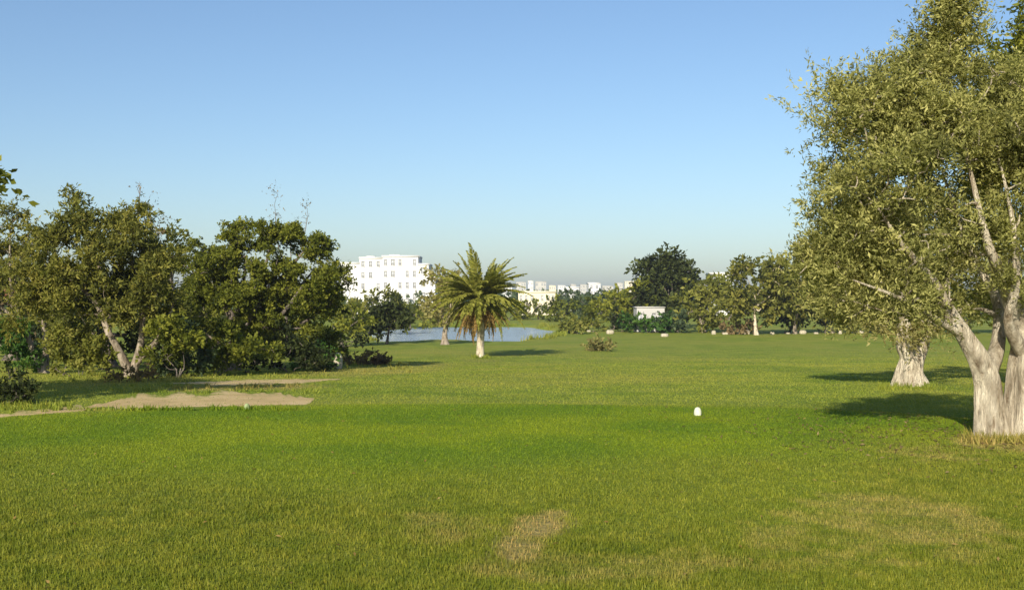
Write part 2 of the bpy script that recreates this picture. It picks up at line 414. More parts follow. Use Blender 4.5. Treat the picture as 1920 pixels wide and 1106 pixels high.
# ------------------------------------------------------------------ tubes, branches, foliage
class Tubes:
    def __init__(s): s.V = []; s.Q = []; s.n = 0
    def add(s, P, R, k=6, knob=0.0, seed=0, cap=True):
        P = np.asarray(P, float); R = np.asarray(R, float); m = len(P)
        T = np.gradient(P, axis=0); T /= np.linalg.norm(T, axis=1)[:, None]+1e-9
        ref = np.array([.3, 1, .1]) if abs(T[0][2]) > .6 else np.array([0, 0, 1.])
        U = np.cross(T, ref); U /= np.linalg.norm(U, axis=1)[:, None]+1e-9; W = np.cross(T, U)
        a = np.linspace(0, 2*np.pi, k, endpoint=False)
        rad = np.repeat(R[:, None], k, 1)
        if knob:
            hh = np.arange(m)[:, None]/m
            rad = rad*(1 + knob*(2*fbm(np.cos(a)[None]*1.3+hh*3+5, np.sin(a)[None]*1.3+hh*2.3, seed, 3)-1)
                       + knob*.35*np.sin(a[None]*4+hh*3+seed) + knob*.25*np.sin(a[None]*7-hh*5+seed*2))
        V = P[:, None] + rad[..., None]*(np.cos(a)[None, :, None]*U[:, None] + np.sin(a)[None, :, None]*W[:, None])
        I = (np.arange(m-1)[:, None]*k + np.arange(k)[None]).ravel(); J = (np.arange(m-1)[:, None]*k + (np.arange(k)+1)[None] % k).ravel()
        s.Q.append(np.stack([I, J, J+k, I+k], 1) + s.n); s.V.append(V.reshape(-1, 3)); s.n += m*k
    def build(s, name, mat, parent=None, origin=(0, 0, 0)):
        if not s.V: return None
        V = np.concatenate(s.V) - np.asarray(origin); Q = np.concatenate(s.Q)
        return link(name, np_mesh(name, V, Q, np.arange(len(Q))*4, None, True), mat, parent)

def curve(P, n):
    """Catmull-Rom through the points"""
    P = np.asarray(P, float); m = len(P)
    if m == 2: return P[0] + (P[1]-P[0])*np.linspace(0, 1, n)[:, None]
    E = np.vstack([2*P[0]-P[1], P, 2*P[-1]-P[-2]])
    t = np.linspace(0, m-1-1e-6, n); i = t.astype(int); f = (t-i)[:, None]
    a, b, c, d = E[i], E[i+1], E[i+2], E[i+3]
    return .5*(2*b + (c-a)*f + (2*a-5*b+4*c-d)*f**2 + (3*b-a-3*c+d)*f**3)

def leaf_quads(base, dirs, length, width, r, up=.4):
    n = len(base)
    nrm = r.normal(size=(n, 3)); nrm[:, 2] += up; 
    side = np.cross(dirs, nrm); side /= np.linalg.norm(side, axis=1)[:, None]+1e-9
    nn = np.cross(side, dirs)
    L_ = length[:, None]; W_ = width[:, None]
    V = np.empty((n, 4, 3), np.float32)
    V[:, 0] = base; V[:, 2] = base + dirs*L_ - nn*L_*.08
    mid = base + dirs*L_*.45 + nn*L_*.06
    V[:, 1] = mid + side*W_; V[:, 3] = mid - side*W_
    return V

def foliage(clumps, cent, rc, per, nleaf, L0, W0, r, up, droop, scatter, tone=0):
    """clumps (n,3); cent (n,3) lobe centres; leaves set along short shoots that leave each clump"""
    n = len(clumps); k = per
    ctint = np.clip(.42 + tone + .24*r.normal(size=n), .05, .95)
    o = clumps[:, None] + r.normal(size=(n, k, 3))*rc[:, None, None]*np.array([.42, .42, .34])
    out = clumps - cent; out /= np.linalg.norm(out, axis=1)[:, None]+1e-9
    d = out[:, None]*.7 + r.normal(size=(n, k, 3))*.75 + np.array([0, 0, up])
    d /= np.linalg.norm(d, axis=2)[..., None]
    sl_ = rc[:, None]*(.45 + .75*r.random((n, k)))
    t = r.random((n, k, nleaf))
    p = o[:, :, None] + d[:, :, None]*(t*sl_[..., None])[..., None]
    p[..., 2] -= (t**2)*sl_[..., None]*droop
    p += r.normal(size=p.shape)*scatter
    ld = d[:, :, None] + r.normal(size=p.shape)*.85 + np.array([0, 0, -droop*.6])
    ld /= np.linalg.norm(ld, axis=3)[..., None]
    p = p.reshape(-1, 3); ld = ld.reshape(-1, 3); m = len(p)
    s = .5 + 1.0*r.random(m)
    V = leaf_quads(p, ld, L0*s, W0*s*(.8+.4*r.random(m)), r)
    tint = np.clip(np.repeat(ctint, k*nleaf) + .18*r.normal(size=m), 0, 1)
    return V, tint

def add_branches(tb, nodes, rad, clumps, r, k=5, tip=.012, thick=.30, sag=.0, cull=0.0):
    """link every clump to the nearest wood, growing the skeleton outwards"""
    nodes = [np.asarray(p, float) for p in nodes]; rad = list(rad)
    NA = np.array(nodes); RA = np.array(rad)
    order = np.argsort(np.min(np.linalg.norm(clumps[:, None]-NA[None, ::3], axis=2), axis=1))
    for i in order:
        c = clumps[i]
        v = NA - c; d = np.linalg.norm(v, axis=1) + np.clip(v[:, 2], 0, None)*1.2 - RA*1.5
        j = int(np.argmin(d)); a = NA[j]; ln = np.linalg.norm(c-a)
        if ln < .05: continue
        r0 = max(tip*1.3, min(RA[j]*.7, tip + thick*.035*ln*3))
        mid = a + (c-a)*.5 + r.normal(size=3)*ln*.12 + np.array([0, 0, ln*(.10-sag)])
        P = curve([a, mid, c], 6)
        R = np.linspace(r0, tip, 6)
        if not (cull and r.random() < cull): tb.add(P, R, k)
        NA = np.vstack([NA, P[2:]]); RA = np.r_[RA, R[2:]]

def lobe_clumps(lobes, r, n_of, shell=.55, sub=0.0):
    """clump centres: boughs on the shell of each lobe, clumps gathered round each bough so that dark gaps stay between them"""
    C, O = [], []
    for (c, rr, dens) in lobes:
        n = max(3, int(n_of*dens))
        def pts(n):
            u = r.normal(size=(n, 3)); u /= np.linalg.norm(u, axis=1)[:, None]
            q = shell + (1-shell)*r.random(n)**(1/3.)
            q = np.where(r.random(n) < .8, q, r.random(n)**.5*.8)
            return c + u*q[:, None]*rr
        if sub and n > 8:
            k = max(4, n//6)
            B = pts(k); j = r.integers(0, k, n)
            sr = np.minimum(sub, rr.min()*.8)*(.6+.8*r.random(k))
            u = r.normal(size=(n, 3)); u[:, 2] = np.abs(u[:, 2])*1.1 - .45; u += (B[j]-c)/rr*.5; u /= np.linalg.norm(u, axis=1)[:, None]
            P = B[j] + u*(sr[j]*(.55+.45*r.random(n)))[:, None]
            C.append(P); O.append(B[j])
        else:
            C.append(pts(n)); O.append(np.repeat(c[None], n, 0))
    return np.concatenate(C), np.concatenate(O)

def tree(name, label, cat, base, lobes, leaf='olive', bark='tan', seed=0, limbs=None, trunk=None, clump_n=60, per=8, nleaf=9,
         leaf_len=.12, leaf_w=.03, rc=.45, up=.25, droop=.15, group=None, thick=1.0, fork=.35, depth=1.0, scatter=.03, wood=True, tone=0.0,
         shell=.55, twig_tip=.012, stems=1, gnarl=.16, sub=None, flare=.5):
    """lobes: (px, py, rx, ry, depth offset m[, density]) in photo pixels at the distance of the base"""
    r = np.random.default_rng(seed)
    D = base.y; s = D/F
    root = empty(name, base, label, cat, group); B = np.array(base)
    LB = []
    for q in lobes:
        px, py, rx, ry, dy = q[:5]; dn = q[5] if len(q) > 5 else 1.0
        c = np.array([(px-960)*(D+dy)/F, D+dy, EYE-(py-HOR)*(D+dy)/F])
        q_ = .80 if (D > 25 and rx*s > .5) else 1.0
        LB.append((c, np.array([rx*s*q_, rx*s*depth*q_, ry*s*q_]), dn*(rx*ry)**.85/900.))
    C, O = lobe_clumps(LB, r, clump_n, shell, sub if sub is not None else (.0085*D if D > 25 else .34))
    gz = ground(C[:, 0], C[:, 1]); C[:, 2] = np.maximum(C[:, 2], gz + .12)
    top = max(c[2]+rr[2] for c, rr, _ in LB)
    H = top - base.z
    mean = np.mean([c for c, _, _ in LB], axis=0)
    nodes = []; rad = []
    if wood:
        tt = Tubes(); fine = Tubes()
        if trunk is None:
            r0 = .045*H*thick
            trunk = []
            for k_ in range(stems):
                off = r.normal(size=3)*np.array([.25, .25, 0])*(0 if stems == 1 else 1)*max(.4, .12*H)
                f = B + np.array([(mean[0]-B[0])*.4, (mean[1]-B[1])*.4, H*fork]) + off*2.2 + r.normal(size=3)*.05*H*fork
                trunk.append((np.array([B + off*.5 - np.array([0, 0, .15]), B + off*.7 + (f-B-off*.7)*.45 + r.normal(size=3)*.04*H*fork, f]), [r0*1.25/stems**.5, r0*.85/stems**.5, r0*.7/stems**.5]))
        for k_, (P, R) in enumerate(trunk):
            P = np.asarray(P); nn_ = 18 if len(P) < 5 else 64; Pc = curve(P, nn_); Rc = np.interp(np.linspace(0, len(P)-1, nn_), np.arange(len(P)), R)
            sl_ = np.r_[0, np.cumsum(np.linalg.norm(np.diff(Pc, axis=0), axis=1))]
            Rc = Rc*(1 + flare*np.exp(-sl_/(R[0]*1.3)))
            tt.add(Pc, Rc, 22 if nn_ > 20 else 12, gnarl, seed+k_); k0 = nn_//3; nodes += list(Pc[k0:]); rad += list(Rc[k0:])
        tt.build('trunk', BK[bark], root, B)
        if limbs is None:
            limbs = []
            tops = [np.asarray(P)[-1] for P, _ in trunk]; tr = [R[-1] for _, R in trunk]
            for (c, rr, dn) in LB:
                j = int(np.argmin([np.linalg.norm(c-t) for t in tops]))
                e = c + r.normal(size=3)*rr*.15 - np.array([0, 0, rr[2]*.2])
                if e[2] < tops[j][2]*.5 + B[2]*.5: continue
                md = tops[j] + (e-tops[j])*.5 + r.normal(size=3)*np.linalg.norm(e-tops[j])*.10 + np.array([0, 0, -.04*H])
                limbs.append((np.array([tops[j]-np.array([0, 0, .05*H*fork]), md, e]), [tr[j]*.75, tr[j]*.5, tr[j]*.22]))
        for k_, (P, R) in enumerate(limbs):
            P = np.asarray(P); Pc = curve(P, 16); Rc = np.interp(np.linspace(0, len(P)-1, 16), np.arange(len(P)), R)
            lt = Tubes(); lt.add(Pc, Rc, 8, .10, seed+20+k_); lt.build('limb', BK[bark], root, B)
            nodes += list(Pc); rad += list(Rc)
        add_branches(fine, nodes, rad, C, r, 4 if D > 60 else 5, twig_tip*max(1, D/40), 1.0)
    V, t = foliage(C, O, np.full(len(C), rc)*(.7+.6*r.random(len(C))), per, nleaf, leaf_len, leaf_w, r, up, droop, scatter, tone)
    n = len(V)
    cr = link('crown', np_mesh('crown', V.reshape(-1, 3)-B, np.arange(n*4), np.arange(n)*4, {'tint': t}), LF[leaf], root)
    cr['kind'] = 'stuff'
    if wood:
        f = fine.build('twig_wood', BK[bark], root, B)
        if f: f['kind'] = 'stuff'
    return root

def px_limb(pts, D):
    """polyline of (px, py, depth offset, radius)"""
    P = np.array([[(p[0]-960)*(D+p[2])/F, D+p[2], EYE-(p[1]-HOR)*(D+p[2])/F] for p in pts]); return P, [p[3] for p in pts]

# ---- the big olive beside the tee
b = gnd(1878, 822); D = b.y
trk = [px_limb([(1858, 836, 0, .18), (1853, 770, 0, .15), (1850, 715, 0, .14), (1836, 675, -.05, .125), (1808, 630, -.1, .095), (1775, 580, -.25, .08), (1752, 530, -.3, .055), (1690, 455, -.5, .03), (1640, 380, -.6, .008)], D),
       px_limb([(1936, 836, .05, .29), (1932, 770, .05, .245), (1928, 700, .05, .22), (1924, 640, .1, .17), (1905, 590, 0, .11), (1880, 520, -.2, .065), (1850, 450, -.4, .042), (1815, 300, -.2, .022), (1770, 120, .1, .006)], D)]
lm = [px_limb([(1850, 705, .02, .11), (1872, 640, .3, .085), (1868, 560, .6, .065), (1820, 470, .8, .04), (1770, 330, .9, .008)], D),
      px_limb([(1926, 690, .08, .16), (1956, 580, .1, .12), (1990, 450, 0, .08), (2010, 280, .1, .008)], D),
      px_limb([(1922, 665, .05, .10), (1890, 605, -.3, .06), (1905, 530, -.5, .05), (1900, 420, -.5, .03), (1870, 280, -.3, .008)], D),
      px_limb([(1800, 622, -.12, .07), (1755, 598, -.4, .045), (1690, 560, -.6, .025), (1600, 525, -.6, .008)], D),
      px_limb([(1752, 530, -.3, .045), (1700, 510, -.1, .03), (1620, 480, .2, .02), (1560, 430, .3, .006)], D)]
lob = [(1622, 235, 66, 80, 0), (1612, 360, 64, 70, .3), (1585, 420, 44, 46, .1, .8), (1580, 480, 50, 40, .1), (1690, 215, 76, 74, .2), (1800, 222, 84, 76, -.2), (1900, 260, 80, 96, .2),
       (1676, 320, 74, 78, -.6, .6), (1800, 310, 80, 46, .9, .3), (1650, 470, 72, 58, -.5, .8), (1768, 85, 26, 62, .1, 1.0), (1775, 130, 40, 30, .1, .7), (1950, 390, 90, 100, .0), (2040, 340, 90, 130, .3, .6),
       (1880, 440, 64, 44, 1.5, .3), (1760, 480, 74, 44, 1.5, .3), (1630, 545, 60, 34, -.4, .6), (1990, 250, 80, 90, 0, .6), (1562, 295, 22, 44, .2, .6), (1572, 190, 18, 34, 0, .6),
       (1900, 310, 62, 44, -.5, .5), (1720, 555, 54, 26, .4, .4), (1900, 230, 80, 70, 1.6, .6), (1800, 230, 76, 66, 2.2, .6), (1930, 520, 54, 44, -.4, .45), (1690, 420, 54, 44, -.6, .3),
       (1850, 430, 70, 50, -.7, .35), (1790, 520, 60, 44, .3, .4), (1700, 570, 54, 34, -.3, .45), (1820, 560, 44, 28, .9, .4), (1880, 560, 44, 34, 1.0, .4), (1780, 400, 70, 54, 1.9, .4), (1660, 300, 80, 80, 1.8, .6), (1840, 270, 90, 80, 1.9, .6), (1660, 470, 80, 60, 1.6, .6), (1640, 150, 30, 24, .2, .6), (1720, 135, 30, 26, .2, .5), (1550, 505, 42, 40, 0, 1.1), (1600, 565, 52, 28, -.3, 1.0), (1680, 590, 50, 22, -.5, .8), (1785, 60, 30, 50, .1, 1.3), (1780, 110, 40, 40, .1, 1.0)]
tree('olive_tree', 'big olive tree with pale twin trunk and feathery crown right beside the tee', 'tree', b, lob, 'olive', 'pale', 101, lm, trk,
     clump_n=38, per=11, nleaf=17, leaf_len=.055, leaf_w=.0085, rc=.25, up=.6, droop=.1, depth=1.15, scatter=.02, shell=.5, twig_tip=.007, tone=.08, gnarl=.26, flare=.22)

# ---- the second olive just behind it
b = gnd(1708, 724); D = b.y
trk = [px_limb([(1708, 732, 0, .33), (1706, 700, 0, .29), (1708, 672, 0, .27), (1698, 645, -.05, .23), (1690, 595, -.2, .15), (1655, 545, -.5, .08), (1590, 500, -.6, .02)], D)]
lm = [px_limb([(1712, 690, 0, .24), (1735, 630, .1, .17), (1745, 590, 0, .12), (1770, 540, -.2, .08), (1790, 480, 0, .04)], D),
      px_limb([(1735, 625, .1, .13), (1775, 600, .4, .10), (1830, 560, .8, .06)], D),
      px_limb([(1690, 600, -.2, .11), (1720, 550, .3, .08), (1700, 480, .6, .05)], D)]
lob = [(1560, 510, 65, 55, 0), (1625, 530, 70, 60, -.6), (1700, 500, 80, 70, 0), (1640, 450, 75, 55, .6), (1770, 480, 70, 70, .3), (1590, 570, 60, 38, -.2, .7), (1850, 500, 80, 70, .5, .7), (1650, 590, 50, 26, .6, .6), (1640, 500, 90, 70, 2.2, .7), (1740, 490, 90, 70, 2.4, .7), (1720, 400, 90, 60, .8, .8), (1810, 410, 90, 70, 1.2, .8), (1780, 330, 80, 60, 1.0, .7), (1695, 622, 46, 18, -.4, 1.0), (1738, 612, 44, 20, -.3, 1.0), (1650, 606, 40, 18, -.3, 1.0)]
tree('olive_tree', 'stout olive tree with short flared trunk standing in shade behind the twin trunk', 'tree', b, lob, 'oliveb', 'pale', 102, lm, trk,
     clump_n=24, per=9, nleaf=13, leaf_len=.12, leaf_w=.02, rc=.45, up=.2, droop=.25, scatter=.03, twig_tip=.007, tone=.12, gnarl=.30, depth=1.35)

# ---- taller tree behind, at the right edge
b = gnd(1990, 735)
tree('gum_tree', 'tall dark gum tree rising above the olive crown at its far side', 'tree', b,
     [(1920, 55, 44, 90, 0, 1.4), (1935, 170, 56, 70, 0, 1.3), (1935, -60, 50, 80, .5), (2010, 320, 80, 90, 0), (2060, 100, 80, 120, 0)], 'carob', 'grey', 103, clump_n=22, per=9, nleaf=11,
     leaf_len=.14, leaf_w=.028, rc=.5, up=.1, droop=.3)

# ---- left side
b = gnd(243, 706); D = b.y
trk = [px_limb([(245, 714, 0, .20), (238, 690, 0, .16), (222, 655, -.1, .13), (205, 625, -.2, .11)], D),
       px_limb([(247, 714, .05, .19), (252, 690, .1, .15), (264, 640, .1, .12), (268, 598, .1, .10)], D)]
lm = [px_limb([(252, 684, .1, .15), (275, 660, 0, .12), (302, 628, -.2, .10), (325, 570, -.3, .06), (320, 500, 0, .03)], D),
      px_limb([(205, 628, -.2, .12), (180, 570, 0, .09), (130, 520, .2, .06), (100, 470, .3, .03)], D),
      px_limb([(205, 628, -.2, .10), (200, 560, .6, .08), (180, 480, .8, .06), (150, 400, .6, .03)], D),
      px_limb([(268, 602, .1, .12), (262, 540, .5, .09), (240, 470, .6, .06), (225, 420, .5, .03)], D),
      px_limb([(268, 602, .1, .10), (285, 520, .6, .07), (285, 440, .5, .04), (280, 390, .5, .02)], D)]
tree('gum_tree', 'broad gum tree with forked pale trunk leaning over the sandy strip', 'tree', b,
     [(145, 415, 48, 46, .5), (100, 465, 60, 50, .2), (205, 440, 62, 48, -.6), (262, 455, 55, 55, -.5), (150, 480, 60, 42, -.9), (320, 495, 45, 48, 0), (60, 520, 55, 50, .3), (240, 500, 70, 34, -1.0, .7),
      (120, 560, 70, 45, 1.6, .55), (210, 550, 90, 48, 2.0, .6), (310, 560, 50, 45, .4, .6), (60, 590, 45, 36, .2, .7), (340, 600, 40, 36, .4, .6), (290, 555, 50, 44, -.7, .8), (120, 530, 60, 40, -.7, .7), (160, 590, 50, 34, -.9, .8), (255, 570, 40, 34, -.9, .7), (205, 570, 36, 30, -1.0, .6)],
     'euca', 'tan', 111, lm, trk, clump_n=36, per=9, nleaf=12, leaf_len=.15, leaf_w=.028, rc=.42, up=.3, droop=.25, twig_tip=.007)
b = gnd(80, 699)
tree('gum_tree', 'slender gum tree with two thin stems left of the forked pale trunk', 'tree', b,
     [(18, 420, 26, 42, 0), (50, 430, 22, 36, .4, .6), (20, 490, 50, 46, 0), (-40, 470, 50, 60, 0), (10, 555, 60, 45, .3), (70, 560, 40, 40, .4, .7)], 'euca', 'tan', 112, clump_n=30, per=8, nleaf=12,
     leaf_len=.16, leaf_w=.03, rc=.42, up=.4, stems=2, fork=.34, thick=.6)
b = gnd(432, 694)
tree('carob_tree', 'large dense round carob tree over the dirt strip', 'tree', b,
     [(400, 490, 62, 52, .2), (470, 466, 66, 44, .3), (540, 472, 66, 50, .2), (598, 500, 48, 48, .3), (365, 545, 52, 60, 0), (450, 545, 80, 62, -.8), (545, 550, 82, 56, -.9), (615, 560, 40, 40, .3),
      (649, 526, 15, 22, .2, .7), (390, 620, 60, 44, .3, .8), (480, 620, 80, 40, .2, .7), (570, 610, 60, 36, 0, .7), (430, 446, 34, 18, .3, .8), (505, 440, 40, 18, .2, .8), (580, 462, 36, 20, .2, .7), (625, 505, 24, 30, .3, .7), (360, 490, 30, 36, .2, .7), (420, 520, 60, 50, -1.2, .8), (500, 520, 70, 54, -1.3, .8), (580, 530, 56, 50, -1.0, .8), (470, 590, 70, 44, -1.0, .7), (560, 600, 60, 40, -.9, .7), (390, 580, 50, 44, -.8, .7)],
     'carob', 'grey', 113, clump_n=70, per=9, nleaf=11, leaf_len=.12, leaf_w=.034, rc=.27, sub=.36, up=.3, droop=.1, shell=.62, fork=.22, tone=.05)
b = Vector((-16.2, 21.0, 0)); b.z = float(ground(b.x, b.y))
tree('gum_tree', 'leaning gum tree whose twig tips reach in past the slender stems', 'tree', b,
     [(-620, 200, 180, 130, 0), (-460, 270, 140, 110, .5), (-320, 320, 110, 90, .5), (-150, 335, 70, 40, 0, .7), (-72, 334, 56, 24, 0, .5), (-720, 350, 170, 130, 1), (-560, 330, 180, 110, -2), (-580, 300, 180, 120, 2)], 'carob', 'grey', 114, clump_n=22, per=8, nleaf=9, leaf_len=.16, leaf_w=.05, rc=.5, up=.2)

def bush(label, px, py, lobes, leaf, seed, name='shrub', cat='shrub', group=None, **kw):
    b = gnd(px, py); d = b.y
    k = dict(clump_n=34, per=8, nleaf=10, leaf_len=max(.07, .0035*d), leaf_w=max(.016, .0010*d), rc=max(.16, .0075*d), up=.45, droop=.1, fork=.12, thick=.5, stems=3, bark='grey', shell=.4)
    k.update(kw)
    return tree(name, label, cat, b, lobes, leaf, k.pop('bark'), seed, group=group, **k)

bush('dark leafy shrub hugging the right limb of the forked gum', 330, 708, [(312, 610, 40, 36, .2), (345, 640, 36, 34, 0), (300, 660, 24, 26, .5)], 'carob', 213)
bush('olive shrub filling the gap under the near edge of the round carob', 400, 704, [(390, 640, 44, 40, 0), (420, 668, 36, 26, -.2), (480, 650, 50, 34, .3)], 'carob', 214)
bush('dark green shrub under the far edge of the round carob', 610, 690, [(600, 630, 36, 32, .5), (625, 655, 26, 22, .5), (575, 655, 30, 24, 0)], 'carob', 215, tone=-.1)
bush('olive shrub between the slender stems and the forked gum', 115, 704, [(100, 610, 40, 40, .5), (125, 645, 34, 30, .4)], 'euca', 216)
bush('bright green leafy shrub under the slender stems', 22, 700, [(15, 640, 42, 42, 0), (45, 668, 30, 28, -.3)], 'green', 201)
bush('yellow green broom shrub just left of the forked pale trunk', 150, 706, [(140, 650, 42, 34, .3), (175, 665, 38, 34, 0), (110, 672, 30, 26, 0)], 'yellow', 202, up=.8)
bush('blue green shrub between the forked pale trunk and the round carob', 345, 706, [(335, 650, 42, 40, 0), (370, 670, 34, 30, -.3), (320, 685, 26, 18, -.4)], 'blue', 203)
bush('low dark shrub at the near end of the sandy strip', 18, 758, [(10, 722, 36, 26, 0), (40, 738, 22, 18, -.2)], 'dark', 204)
bush('dark thicket shrub at the foot of the round carob', 545, 698, [(540, 660, 44, 34, 0), (500, 675, 40, 24, .4), (590, 680, 30, 18, .3)], 'dark', 205)
bush('green low shrub beside the pale standing stone', 600, 694, [(597, 672, 30, 18, 0), (570, 684, 26, 12, -.2)], 'green', 206)
bush('ochre dry shrub under the round carob trunk', 465, 700, [(460, 672, 30, 24, 0), (430, 680, 26, 18, 0)], 'yellow', 207, up=.6)
bush('small russet shrub right of the pale standing stone', 660, 684, [(658, 675, 14, 9, 0), (672, 678, 9, 6, 0)], 'brown', 208)
bush('small dark brown shrub on open turf before the shadowed tree', 716, 684, [(716, 677, 14, 7, 0), (706, 680, 9, 5, 0)], 'brown', 209, tone=-.2)
bush('russet tussock at the foot of the forked pale trunk', 262, 716, [(262, 706, 24, 10, 0), (235, 710, 18, 7, -.2)], 'brown', 210, up=.9)
bush('dark undergrowth shrub behind the forked pale trunk', 190, 694, [(190, 655, 36, 36, 1), (300, 660, 30, 32, 1.5), (110, 660, 40, 34, 2)], 'dark', 211)
bush('grey green shrub behind the slender stems', 60, 688, [(55, 650, 34, 34, 1), (100, 640, 30, 36, 2), (10, 620, 34, 40, 3)], 'blue', 212)

def far_tree(label, px, py, lobes, leaf, seed, name='tree', **kw):
    b = gnd(px, py); d = b.y
    k = dict(clump_n=26, per=8, nleaf=9, leaf_len=min(.6, .0034*d), leaf_w=min(.16, .0010*d), rc=min(1.6, .0085*d), up=.3, droop=.15, bark='grey')
    k.update(kw)
    return tree(name, label, 'tree', b, lobes, leaf, k.pop('bark'), seed, **k)

# trees behind the left group
far_tree('twiggy half bare tree rising behind the forked gum', 285, 684, [(270, 395, 26, 46, 0, .25), (290, 420, 20, 40, .3, .25), (265, 350, 8, 18, 0, .25)], 'brown', 301, clump_n=240, per=2, nleaf=4, fork=.55, thick=.28, up=.8, twig_tip=.007, leaf_len=.14, leaf_w=.03)
far_tree('thin bare tree showing only twigs above the round carob', 545, 664, [(517, 385, 14, 34, 0, .3), (575, 400, 12, 36, .4, .3), (545, 440, 26, 20, 0, .3)], 'brown', 302, clump_n=240, per=2, nleaf=3, fork=.5, thick=.22, up=.9, twig_tip=.007, leaf_len=.14, leaf_w=.03)
far_tree('grey green tree filling the gap between the gum and the carob', 340, 672, [(335, 470, 30, 34, 0), (350, 530, 50, 50, 0), (310, 590, 60, 50, 0)], 'euca', 303)
far_tree('dull olive tree behind the slender stems', 20, 676, [(30, 500, 60, 60, 0), (90, 560, 60, 60, 0), (-30, 560, 60, 60, 0), (60, 620, 80, 40, 0)], 'brown', 304)
far_tree('loose green tree in the belt behind the round carob', 640, 650, [(625, 590, 40, 32, 0), (668, 600, 32, 26, 0), (640, 622, 46, 18, 0)], 'carob', 305, tone=.15)
far_tree('pale green tree in the belt under the white hotel', 690, 632, [(680, 575, 30, 18, 0), (720, 570, 30, 16, 0), (700, 598, 46, 20, 0)], 'euca', 306)
far_tree('grey green tree between the white hotel and the palm', 770, 622, [(760, 582, 34, 16, 0), (790, 590, 30, 18, 0), (745, 600, 30, 14, 0)], 'carob', 307, tone=.1)
far_tree('small dark round tree on a thin trunk at the pond edge', 725, 645, [(718, 598, 26, 20, 0), (742, 592, 18, 16, 0), (700, 606, 16, 14, 0), (755, 606, 10, 9, 0), (725, 574, 22, 12, .4, .6)], 'dark', 308, clump_n=60, fork=.35, thick=.7, bark='dark')
far_tree('added low dark thicket standing in for the shadow on the pond bank', 645, 660, [(620, 632, 40, 14, 0), (665, 640, 34, 9, 0)], 'dark', 309, fork=.3)  # added dark foliage that gives the shadow band along the bank

bush('added dark foliage standing in for shade between the limbs of the forked gum', 215, 704, [(190, 545, 62, 42, -.6), (245, 540, 46, 44, -.7), (140, 575, 46, 40, -.4), (225, 590, 40, 34, .3)], 'dark', 314, stems=2, fork=.35, thick=.4, clump_n=30)  # dark leaves put over the limbs to imitate the crown's inner shade
far_tree('added dark foliage standing in for shade in the hollow behind the forked gum', 210, 688, [(200, 540, 90, 50, 0), (130, 580, 70, 46, 0), (275, 590, 60, 56, 0), (205, 620, 100, 32, 0), (60, 600, 60, 50, 1)], 'dark', 310, clump_n=24)  # dark leaf colour imitates the shaded hollow under the crown
far_tree('shaded dark tree behind the round carob', 480, 684, [(420, 590, 80, 50, 0), (500, 600, 90, 46, 0), (580, 600, 66, 40, 0), (480, 640, 130, 26, 0)], 'dark', 311, clump_n=24)
far_tree('grey olive tree far behind the bright green shrub', 30, 668, [(-20, 590, 70, 40, 0), (50, 600, 60, 36, 0), (110, 610, 60, 36, 0), (30, 635, 90, 18, 0)], 'blue', 312, clump_n=24)
far_tree('dull green tree far behind the blue green shrub', 400, 664, [(340, 600, 60, 36, 0), (410, 600, 60, 40, 0), (380, 635, 80, 18, 0)], 'carob', 313, clump_n=24)

# right side belt
GB = None
far_tree('tall dark pine above the pale hut', 1246, 618, [(1245, 500, 30, 20, 0), (1217, 518, 24, 22, 0), (1280, 520, 20, 24, 0), (1207, 545, 20, 18, 0), (1250, 540, 44, 18, 1.0), (1294, 545, 14, 20, 0), (1240, 562, 48, 16, 0), (1262, 510, 20, 20, 0)],
         'dark', 321, clump_n=90, fork=.4, bark='grey', tone=.15, shell=.65, thick=.7, sub=.9)
far_tree('sloping green tree left of the pale hut', 1150, 618, [(1150, 572, 36, 22, 0), (1185, 562, 30, 24, 0), (1125, 586, 26, 18, 0), (1172, 590, 30, 16, 0)], 'carob', 322, tone=.2, clump_n=36)
far_tree('round bright green tree right of the pale hut', 1322, 624, [(1320, 556, 36, 26, 0), (1345, 572, 34, 24, 0), (1295, 575, 30, 24, 0), (1322, 592, 44, 14, 0)], 'yellow', 323, clump_n=40, bark='tan', stems=3, fork=.3, tone=-.1)
far_tree('olive brown tree with lit trunk right of the round green tree', 1418, 628, [(1400, 522, 26, 22, 0), (1430, 540, 40, 24, 0), (1395, 560, 30, 22, 0), (1445, 515, 36, 18, .5), (1465, 560, 36, 22, .6), (1425, 575, 44, 14, -.5), (1385, 580, 30, 14, 0)], 'euca', 324, clump_n=60, bark='pale', fork=.42, thick=.6)
far_tree('olive brown tree over undergrowth coloured dark for shade left of the stout olive', 1490, 626, [(1470, 522, 38, 24, 0), (1510, 540, 42, 26, 0), (1480, 556, 44, 20, 0), (1520, 510, 30, 16, 0), (1540, 560, 40, 24, .5), (1490, 575, 50, 16, -.5), (1450, 575, 34, 16, 0)], 'euca', 325, clump_n=60, bark='tan', fork=.42, thick=.6)
far_tree('olive tree at the end of the row right behind the stout olive crown', 1560, 625, [(1545, 540, 40, 28, 0), (1590, 555, 46, 30, 0), (1560, 575, 50, 20, 0), (1600, 585, 44, 16, 0)], 'euca', 326, clump_n=60, bark='tan', fork=.42, thick=.6)
far_tree('grey olive tree seen under the stout olive crown', 1650, 624, [(1640, 570, 44, 30, 0), (1690, 580, 44, 26, 0), (1740, 575, 46, 34, 0)], 'oliveb', 327, clump_n=36)
far_tree('dark olive tree seen between the two pale trunks', 1800, 626, [(1790, 570, 50, 36, 0), (1850, 580, 50, 30, 0), (1900, 570, 60, 40, 0)], 'carob', 328, clump_n=34)
